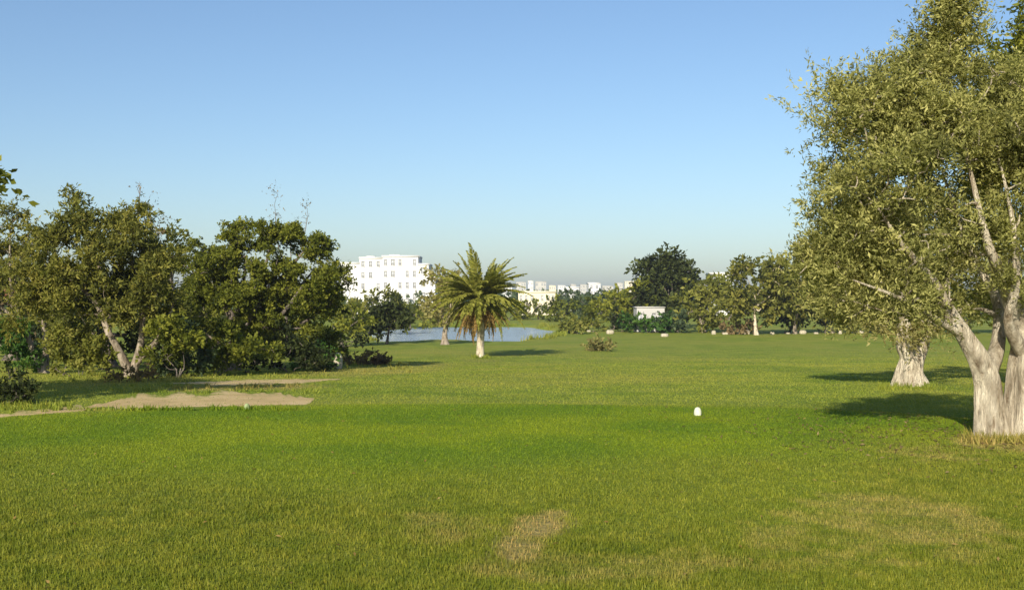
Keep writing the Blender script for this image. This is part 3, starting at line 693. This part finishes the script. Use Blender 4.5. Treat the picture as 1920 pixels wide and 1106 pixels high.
for i, (px, py, lb, lf, lab) in enumerate([
    (1470, 625, [(1468, 594, 26, 16, 0), (1490, 604, 18, 12, 0)], 'dark', 'dense shrub coloured dark for the shade beneath the olive brown row'),  # dark leaf colour paints the shadow inside the hedge
    (1548, 625, [(1545, 590, 28, 20, 0), (1565, 604, 22, 14, 0)], 'dark', 'dark green rounded shrub beneath the end of the olive brown row'),
    (1085, 626, [(1080, 608, 22, 14, 0), (1060, 614, 14, 9, 0)], 'yellow', 'ochre shrub at the right end of the pond'),
    (1165, 622, [(1160, 604, 22, 12, 0), (1185, 608, 20, 9, 0)], 'dark', 'dark shrub in front of the sloping green tree'),
    (1212, 624, [(1196, 603, 26, 14, 0), (1240, 604, 26, 14, 0), (1216, 612, 30, 9, 0)], 'green', 'clipped green shrub in front of the pale hut'),
    (1274, 624, [(1276, 605, 24, 14, 0), (1254, 598, 16, 18, .5)], 'blue', 'grey green shrub right of the pale hut'),
    (1128, 658, [(1128, 648, 16, 9, 0), (1116, 652, 9, 5, 0)], 'oliveb', 'lone grey green shrub out on the open fairway'),
    (1375, 627, [(1375, 612, 22, 9, 0), (1400, 616, 14, 6, 0)], 'brown', 'low russet shrub between the round green tree and the lit trunk'),
    (1110, 622, [(1112, 606, 16, 9, 0)], 'yellow', 'pale straw shrub left of the sloping green tree'),
    (1620, 624, [(1615, 606, 30, 13, 0), (1645, 610, 24, 10, 0)], 'oliveb', 'olive shrub at the far end of the olive brown row')]):
    bush(lab, px, py, lb, lf, 340+i)
# middle belt beyond the pond
for i, (px, d, lb, lf, lab) in enumerate([
    (1050, 215, [(1040, 572, 22, 16, 0), (1065, 578, 20, 18, 0), (1050, 592, 30, 10, 0)], 'carob', 'dark green tree beyond the right end of the pond'),
    (1095, 225, [(1090, 570, 24, 16, 0), (1110, 580, 20, 16, 0), (1095, 592, 28, 9, 0)], 'blue', 'grey green tree below the white town blocks'),
    (1010, 235, [(1005, 576, 26, 11, 0), (980, 580, 22, 11, 0), (1028, 578, 22, 11, 0), (1000, 592, 40, 9, 0)], 'carob', 'low green tree below the long cream building'),
    (955, 228, [(950, 580, 26, 14, 0), (925, 588, 26, 12, 0)], 'euca', 'olive green tree behind the palm crown'),
    (860, 230, [(860, 578, 30, 18, 0), (890, 588, 26, 12, 0), (835, 590, 28, 12, 0)], 'carob', 'green tree behind the low olive brown tree by the palm'),
    (800, 236, [(800, 585, 30, 13, 0), (775, 592, 26, 10, 0)], 'euca', 'pale olive tree at the far bank of the pond'),
    (735, 242, [(730, 582, 28, 13, 0), (705, 590, 26, 11, 0), (760, 590, 22, 11, 0)], 'blue', 'grey green tree behind the small dark round tree'),
    (665, 240, [(660, 580, 30, 16, 0), (635, 590, 26, 12, 0)], 'carob', 'green tree below the left corner of the hotel'),
    (1370, 235, [(1370, 540, 30, 22, 0), (1345, 560, 26, 20, 0), (1400, 560, 26, 22, 0)], 'carob', 'dark green tree below the white house gable'),
    (1160, 240, [(1160, 566, 26, 14, 0), (1135, 578, 24, 14, 0), (1190, 575, 24, 16, 0)], 'carob', 'green tree behind the sloping green tree')]):
    x = (px-960)/F*d; b = Vector((x, d, float(ground(x, d))))
    tree('tree', lab, 'tree', b, lb, lf, 'grey', 360+i, clump_n=40, per=7, nleaf=8, leaf_len=.6, leaf_w=.17, rc=1.3, up=.3, fork=.25)

# ------------------------------------------------------------------ palms
def frond_mesh(L_, sag, seed, nl=46, leaf=.50):
    r = np.random.default_rng(seed)
    t = np.linspace(0, 1, 14)
    P = np.stack([L_*(t - .12*sag*t**3), 0*t, L_*(.10*t - sag*.55*t**2.2)], 1)
    tb = Tubes(); tb.add(P, np.interp(t, [0, 1], [.035, .008]), 4)
    V = [np.concatenate(tb.V).astype(np.float32)]; Q = [np.concatenate(tb.Q)]; n0 = len(V[0])
    tl = np.linspace(.12, 1, nl); pos = np.stack([np.interp(tl, t, P[:, k]) for k in range(3)], 1)
    tg = np.stack([np.interp(tl, t, np.gradient(P[:, k], t)) for k in range(3)], 1); tg /= np.linalg.norm(tg, axis=1)[:, None]
    qs = []
    for sgn in (-1, 1):
        d = tg*.75 + np.array([0, sgn*.85, -.28]) + r.normal(size=tg.shape)*.10; d /= np.linalg.norm(d, axis=1)[:, None]
        ln = leaf*np.clip(np.sin(np.pi*(tl*.86+.10)), .25, 1)*(.85+.3*r.random(nl))
        qs.append(leaf_quads(pos, d, ln, np.full(nl, .055), r, 1.5))
    q = np.concatenate(qs); V.append(q.reshape(-1, 3)); m = len(q)
    Q.append(np.arange(m*4).reshape(-1, 4) + n0)
    Qa = np.concatenate(Q); tint = np.r_[np.full(len(Q[0]), .6), np.clip(r.normal(.5, .18, m), 0, 1)]
    return np_mesh('frond', np.concatenate(V), Qa, np.arange(len(Qa))*4, {'tint': tint})
def palm(label, base, height, flen, n_green, n_dry, seed, rad=.30):
    r = np.random.default_rng(seed)
    root = empty('date_palm', base, label, 'palm', None)
    m = 46; z = np.linspace(-.1, height, m)
    R = rad*np.interp(z/height, [0, .06, .15, .75, 1], [1.35, 1.12, 1.0, 1.05, 1.3])*(1 + .10*(np.arange(m) % 2))
    tb = Tubes(); tb.add(np.stack([.05*np.sin(z), .04*np.cos(z*.7), z], 1), R, 16, .06, seed); tb.build('trunk', BK['tan'] if rad < .2 else BK['pale'], root)
    # old leaf bases round the head of the trunk
    bo = Tubes()
    for k in range(60):
        a = k*2.39996; zz = height*(.70+.30*k/60)
        p = np.array([np.cos(a)*rad*1.0, np.sin(a)*rad*1.0, zz]); q = p + np.array([np.cos(a)*.17, np.sin(a)*.17, .2])
        bo.add([p, (p+q)/2, q], [.07, .06, .03], 4)
    o = bo.build('leaf_base', BK['grey'], root); o['kind'] = 'stuff'
    green = [frond_mesh(flen, s, seed+i) for i, s in enumerate((.45, .75, 1.0, 1.15, 1.25))]
    dry = [frond_mesh(flen*.78, s, seed+20+i, 28, .34) for i, s in enumerate((.5, .8))]
    for g in green: g.materials.append(LF['palm'])
    for g in dry: g.materials.append(LF['palmdry'])
    for k in range(n_green+n_dry):
        o = bpy.data.objects.new('frond', None)
        if k < n_green:
            f = (k+.5)/n_green; el = math.radians(74 - 76*f**.8 + r.normal()*9); g = green[min(4, int(f*5.2*.85+r.random()*.9))]
        else:
            el = math.radians(-8 - 50*r.random()); g = dry[k % 2]
        o = bpy.data.objects.new('frond', g); col.objects.link(o); o.parent = root
        az = k*2.39996 + r.normal()*.35
        o.location = (math.cos(az)*rad*.55, math.sin(az)*rad*.55, height - .1 - .45*max(0, k-n_green*.5)/(n_green))
        o.rotation_euler = (r.normal()*.15, -el, az)
        s = (1 + r.normal()*.11)*(1 - .16*min(1, k/n_green)**2); o.scale = (s, s, s)
    return root
b = gnd(900, 669)
palm('large date palm with full drooping crown standing before the pond', b, 4.1, 3.7, 124, 56, 501, .25)
far_tree('low olive brown tree tucked against the left side of the palm', 834, 646, [(826, 548, 26, 30, 0), (850, 560, 28, 30, 0), (815, 580, 18, 24, 0), (840, 592, 30, 16, 0)], 'oliveb', 330, clump_n=40, bark='tan', fork=.3)

# ------------------------------------------------------------------ buildings
M_WHITE = plain_mat('white_render', (.66, .645, .62), .85, .07, .25); M_CREAM = plain_mat('cream_render', (.70, .62, .46), .85, .08, .25)
M_PINK = plain_mat('pink_render', (.62, .42, .34), .85, .1, .4); M_ROOF = plain_mat('terracotta', (.36, .14, .07), .85, .2, 2)
M_GREYB = plain_mat('grey_render', (.46, .44, .40), .85, .08, .25)
M_GLASS = plain_mat('window_glass', (.38, .39, .40), .2, .25, .5, .5); M_FRAME = plain_mat('painted_frame', (.55, .53, .50), .6)  # pale glass colour stands in for haze and reflected sky
M_STONE = plain_mat('pale_stone', (.40, .35, .25), .9, .3, 5)

def facade(mb, x0, x1, z0, z1, y, holes, deep=.35):
    """wall sheet facing -Y with rectangular openings and reveals"""
    gx = sorted({x0, x1, *[h[0] for h in holes], *[h[1] for h in holes]}); gz = sorted({z0, z1, *[h[2] for h in holes], *[h[3] for h in holes]})
    for a, c in zip(gx, gx[1:]):
        for e, f in zip(gz, gz[1:]):
            mx, mz = (a+c)/2, (e+f)/2
            if any(h[0] < mx < h[1] and h[2] < mz < h[3] for h in holes): continue
            mb.quad((a, y, e), (c, y, e), (c, y, f), (a, y, f))
    for (a, c, e, f) in holes:
        b_ = y+deep
        mb.quad((a, y, e), (a, b_, e), (c, b_, e), (c, y, e)); mb.quad((a, y, f), (c, y, f), (c, b_, f), (a, b_, f))
        mb.quad((a, y, e), (a, y, f), (a, b_, f), (a, b_, e)); mb.quad((c, y, e), (c, b_, e), (c, b_, f), (c, y, f))
def house(name, label, px0, px1, ptop, d, depth, wall, floors, bays, cat='building', roof=None, group=None, turn=0.0, wfrac=.42, gz=None, parapet=.5, steps=()):
    x0, x1 = (px0-960)/F*d, (px1-960)/F*d
    cx = (x0+x1)/2; zg = float(ground(cx, d)) if gz is None else gz
    W = x1-x0; H = EYE-(ptop-HOR)/F*d - zg
    root = empty(name, (cx, d, zg), label, cat, group); root.rotation_euler.z = turn
    vol = [(-W/2, W/2, H, floors, bays)] if not steps else steps(W, H)
    for (a, c, h, fl, by) in vol:
        holes = []
        fh = h/max(fl, 1); bw = (c-a)/max(by, 1)
        for i in range(fl):
            for j in range(by):
                if by > 2 and (i*7+j*5+fl) % 6 == 0: continue
                w = bw*wfrac*(1.35 if (j*3+by) % 4 == 0 else 1); hx = a + bw*(j+.5)
                holes.append((hx-w/2, hx+w/2, i*fh+fh*.28, i*fh+fh*.78))
        mb = MB(); facade(mb, a, c, -.6, h, 0, holes)
        mb.quad((a, depth, -.6), (a, depth, h), (c, depth, h), (c, depth, -.6)); mb.quad((a, 0, -.6), (a, 0, h), (a, depth, h), (a, depth, -.6)); mb.quad((c, 0, -.6), (c, depth, -.6), (c, depth, h), (c, 0, h))
        wl_ = mb.build('wall', wall, root)
        for (p, q, e, f) in holes:
            g = MB(); g.box(p-.02, q+.02, .30, .36, e-.02, f+.02); w_ = g.build('window', M_GLASS, root)
            if d < 420:
                t = .07; fr = MB(); fr.box(p, p+t, .22, .295, e, f).box(q-t, q, .22, .295, e, f).box(p+t, q-t, .22, .295, e, e+t).box(p+t, q-t, .22, .295, f-t, f).box((p+q)/2-t/2, (p+q)/2+t/2, .22, .295, e+t, f-t); fr.build('window_frame', M_FRAME, w_)
                sl2 = MB(); sl2.box(p-.1, q+.1, -.12, -.003, e-.14, e-.02); sl2.build('sill', wall, w_)
        r_ = MB()
        if roof is not None:
            r_.v = [(a-.4, -.5, h), (c+.4, -.5, h), (c+.4, depth+.5, h), (a-.4, depth+.5, h), (a+.8, depth/2, h+depth*.22), (c-.8, depth/2, h+depth*.22)]
            r_.f = [(0, 1, 5, 4), (1, 2, 5), (2, 3, 4, 5), (3, 0, 4), (0, 3, 2, 1)]
            r_.build('roof', roof, root)
        else:
            r_.box(a+.25, c-.25, .25, depth-.25, h-.05, h-.01); r_.build('roof', M_GREYB, root)
            p = MB(); p.box(a-.12, c+.12, -.12, .2, h, h+parapet).box(a-.12, c+.12, depth-.2, depth+.12, h, h+parapet).box(a-.12, a+.2, .2, depth-.2, h, h+parapet).box(c-.2, c+.12, .2, depth-.2, h, h+parapet); p.build('parapet', wall, root)
    return root
hotel = lambda W, H: [(-W/2, -W*.30, H*.88, 0, 0), (-W*.30, -W*.06, H*.97, 5, 3), (-W*.06, W*.32, H, 5, 5), (W*.32, W*.43, H*.86, 4, 1), (W*.43, W/2, H*.66, 3, 1)]
h_ = house('hotel', 'large white hotel with stepped roofline between the carob and the palm', 638, 816, 482, 320, 14, M_WHITE, 4, 7, 'hotel', steps=hotel)
for (x, w, hh) in ((1.5, 3, 1.2), (6.4, 2.2, 1.0), (-5.6, 2.5, .8)):
    z = 16.3
    MB().box(x-w/2, x+w/2, 4, 4+w, z-.9, z+max(.6, hh)).build('roof_cabin', M_WHITE, h_)
house('house', 'long low cream building right of the palm', 972, 1042, 549, 300, 9, M_CREAM, 2, 7, gz=None)
house('house', 'white town block nearest the cream building', 1062, 1086, 540, 420, 12, M_WHITE, 3, 3)
house('house', 'taller white town block left of the dark pine', 1104, 1124, 532, 440, 12, M_WHITE, 4, 2)
house('house', 'white house gable with terracotta roof left of the olive brown row', 1336, 1374, 514, 300, 10, M_WHITE, 3, 2, roof=None)
house('house', 'pink house with terracotta roof peeping past the slender stems', -60, 14, 556, 110, 8, M_PINK, 2, 4, roof=M_ROOF, gz=.1)
r2 = random.Random(4)
sky_px = [(968, 986), (990, 1000), (1004, 1024), (1030, 1042), (1046, 1060), (1070, 1080), (1088, 1102), (1112, 1126), (1130, 1150), (1156, 1168), (1172, 1190), (1310, 1326), (1330, 1340), (830, 850), (856, 872), (940, 960)]
for i, (a, c) in enumerate(sky_px):
    d = r2.choice((900, 1050, 1200, 1350)); 
    house('town_block', 'pale town block on the hazy skyline', a, c, r2.uniform(526, 538), d, 14, r2.choice((M_WHITE, M_CREAM, M_GREYB)), r2.choice((3, 4, 5)), r2.choice((3, 4)), group='town blocks on the skyline')

house('hut', 'small pale flat roofed hut half hidden by shrubs under the dark pine', 1194, 1246, 577, 152, 4, M_GREYB, 1, 4, 'hut', wfrac=.55, parapet=.14)

# ------------------------------------------------------------------ stones, tee markers
def stone(label, p, sx, sy, sz, seed, name='stone', group=None):
    r = np.random.default_rng(seed); nu, nv = 18, 11
    u = np.linspace(0, 2*np.pi, nu, endpoint=False); v = np.linspace(-.45*np.pi, .5*np.pi, nv)
    U, Vv = np.meshgrid(u, v)
    d = np.stack([np.cos(Vv)*np.cos(U), np.cos(Vv)*np.sin(U), np.sin(Vv)], -1)
    d = np.sign(d)*np.abs(d)**.75
    k = 1 + .38*(fbm(d[..., 0]*1.6+seed, d[..., 1]*1.6+d[..., 2]*2.1, seed, 3)-.5)
    P = d*k[..., None]*np.array([sx, sy, sz]) + np.array([0, 0, sz*.75])
    I = (np.arange(nv-1)[:, None]*nu + np.arange(nu)[None]).ravel(); J = (np.arange(nv-1)[:, None]*nu + (np.arange(nu)+1)[None] % nu).ravel()
    Q = np.stack([I, J, J+nu, I+nu], 1)
    o = link(name, np_mesh(name, P.reshape(-1, 3), Q, np.arange(len(Q))*4, None, True), M_STONE); o.location = p
    return props(o, label, 'stone', group)
stone('pale standing stone beside the russet shrub', gnd(634, 692), .22, .2, .46, 1)
for i, (px, py, s) in enumerate([(1104, 622, .5), (1144, 626, .55), (1246, 631, .62), (1338, 627, .45), (1360, 627, .4), (1400, 627, .45), (1448, 627, .4), (1478, 626, .4), (1505, 626, .5), (1530, 626, .4), (1575, 626, .4), (1612, 625, .5), (1640, 625, .4)]):
    stone('low pale boulder at the foot of the far tree row', gnd(px, py)-Vector((0, 0, .05)), s*(.6+.5*((i*37) % 10)/10), s*.7, s*(.35+.5*((i*53) % 7)/7), 10+i, group='boulders along the far tree row')

def tee_marker(label, p, s, mat):
    root = empty('tee_marker', p, label, 'tee marker')
    prof = [(0, .002), (.062, .002), (.070, .02), (.070, .06), (.064, .10), (.05, .135), (.028, .155), (.0, .160)]
    nu = 24; V = []; Fs = []
    for (r_, z) in prof:
        for k in range(nu):
            a = 2*math.pi*k/nu; V.append((r_*s*math.cos(a), r_*s*math.sin(a), z*s))
    for j in range(len(prof)-1):
        for k in range(nu): Fs.append((j*nu+k, j*nu+(k+1) % nu, (j+1)*nu+(k+1) % nu, (j+1)*nu+k))
    link('cap', poly_mesh('cap', V, Fs, True), mat, root)
    t = Tubes(); t.add([(0, 0, -.08), (0, 0, -.03), (0, 0, .004)], [.008*s, .012*s, .012*s], 8); t.build('spike', BK['grey'], root)
    return root
M_MARK = plain_mat('white_plastic', (.62, .62, .46), .55, .2, 14, .4); M_MARK2 = plain_mat('worn_plastic', (.30, .36, .16), .6, .2, 10, .3)
tee_marker('domed white tee marker on the tee on the olive tree side', gnd(1308, 779), 0.78, M_MARK)
tee_marker('small worn greenish tee marker on the tee near the sandy strip', gnd(463, 768), .62, M_MARK2)

# ------------------------------------------------------------------ rough tufts round trunks and path edges
tx, ty, thh = [], [], []
def tufts(px, py, rx, ry, n, h):
    c = [gnd(px + rng.uniform(-rx, rx), py + rng.uniform(-ry, ry)) for _ in range(n)]
    for q in c:
        m = 12; tx.append(q.x + rng.normal(size=m)*.05); ty.append(q.y + rng.normal(size=m)*.05); thh.append(h*(.5+rng.random(m)))
tufts(1880, 826, 70, 7, 90, .10); tufts(1708, 727, 60, 5, 50, .13); tufts(250, 712, 120, 6, 60, .14); tufts(480, 706, 160, 3, 40, .12); tufts(420, 730, 210, 8, 80, .10)
tufts(900, 670, 20, 2, 20, .20); tufts(300, 768, 260, 2, 60, .07); tufts(690, 690, 90, 8, 60, .14); tufts(60, 765, 80, 8, 40, .12)
tx, ty, thh = map(np.concatenate, (tx, ty, thh))
blades('rough_grass', tx, ty, thh, .004 + .0004*ty, 'longer rough grass tufts round trunks and path edges', 9, .9)

# ------------------------------------------------------------------ the wood beyond the course, one mass
r = np.random.default_rng(88); n = 3000
fx = r.uniform(-330, 330, n); fy = r.uniform(300, 470, n)
hh = 2.5 + 4.5*fbm(fx*.035, fy*.02, 61, 3)
fz = ground(fx, fy) + hh*r.random(n)**.6
C = np.stack([fx, fy, fz], 1); O = C - np.array([0, 0, 1.5])
V, t = foliage(C, O, np.full(n, 2.0), 5, 5, 1.2, .36, r, .3, .1, .1)
m = len(V)
props(link('far_wood', np_mesh('far_wood', V.reshape(-1, 3), np.arange(m*4), np.arange(m)*4, {'tint': t}), LF['blue']), 'distant green wood below the town', 'wood', None, 'stuff')

# ------------------------------------------------------------------ haze
hz = MB(); hz.box(-5400, 5400, -300, 6300, -3.5, 48)
m_, N_, L_, b_ = new_mat('hazy_air'); N_.remove(b_)
pvn = N_.new('ShaderNodeVolumePrincipled'); pvn.inputs['Color'].default_value = (.86, .92, 1.0, 1); pvn.inputs['Density'].default_value = .00022; pvn.inputs['Anisotropy'].default_value = .2
L_.new(pvn.outputs[0], N_['Material Output'].inputs['Volume'])
props(hz.build('haze', m_), 'thin pale haze in the air', None, None, 'stuff')

# ------------------------------------------------------------------ reeds on the pond bank, fallen leaves under the olive
r = np.random.default_rng(99); n = 2600
th = r.uniform(0, 2*np.pi, n); k = r.uniform(.97, 1.10, n)
rx = POND[0]+k*POND[2]*np.sign(np.cos(th))*np.abs(np.cos(th))**.62; ry = POND[1]+k*POND[3]*np.sign(np.sin(th))*np.abs(np.sin(th))**.62
ok = (vnoise(rx*.3, ry*.3, 71) > .45) & (ry > 128); rx, ry = rx[ok], ry[ok]
rx = np.repeat(rx, 3)+r.normal(size=3*len(rx))*.15; ry = np.repeat(ry, 3)+r.normal(size=3*len(ry))*.15
blades('reed_bank', rx, ry, .25+.55*r.random(len(rx)), np.full(len(rx), .05), 'straw green reeds fringing the pond', 12, .5)
n = 1500; c = gnd(1870, 815)
lx = c.x + r.normal(size=n)*1.7; ly = c.y + r.normal(size=n)*1.5
P = np.stack([lx, ly, mesh_z(lx, ly)+.022], 1); dd = r.normal(size=(n, 3)); dd[:, 2] *= .25; dd /= np.linalg.norm(dd, axis=1)[:, None]
V = leaf_quads(P, dd, np.full(n, .06), np.full(n, .011), r, 3)
props(link('fallen_leaf_litter', np_mesh('fallen_leaf_litter', V.reshape(-1, 3), np.arange(n*4), np.arange(n)*4, {'tint': r.random(n)}), LF['brown']), 'dry fallen leaves on the turf round the twin trunk', 'leaf litter', None, 'stuff')
# stray leaves in the foreground turf
n = 500
lx = r.uniform(-1, 1, n)*9; ly = 5+13*r.random(n)
P = np.stack([lx, ly, mesh_z(lx, ly)+.02], 1); dd = r.normal(size=(n, 3)); dd[:, 2] *= .3; dd /= np.linalg.norm(dd, axis=1)[:, None]
V = leaf_quads(P, dd, .03+.03*r.random(n), np.full(n, .009), r, 3)
props(link('stray_leaf_litter', np_mesh('stray_leaf_litter', V.reshape(-1, 3), np.arange(n*4), np.arange(n)*4, {'tint': r.random(n)}), LF['palmdry']), 'stray dry leaves scattered on the tee turf', 'leaf litter', None, 'stuff')
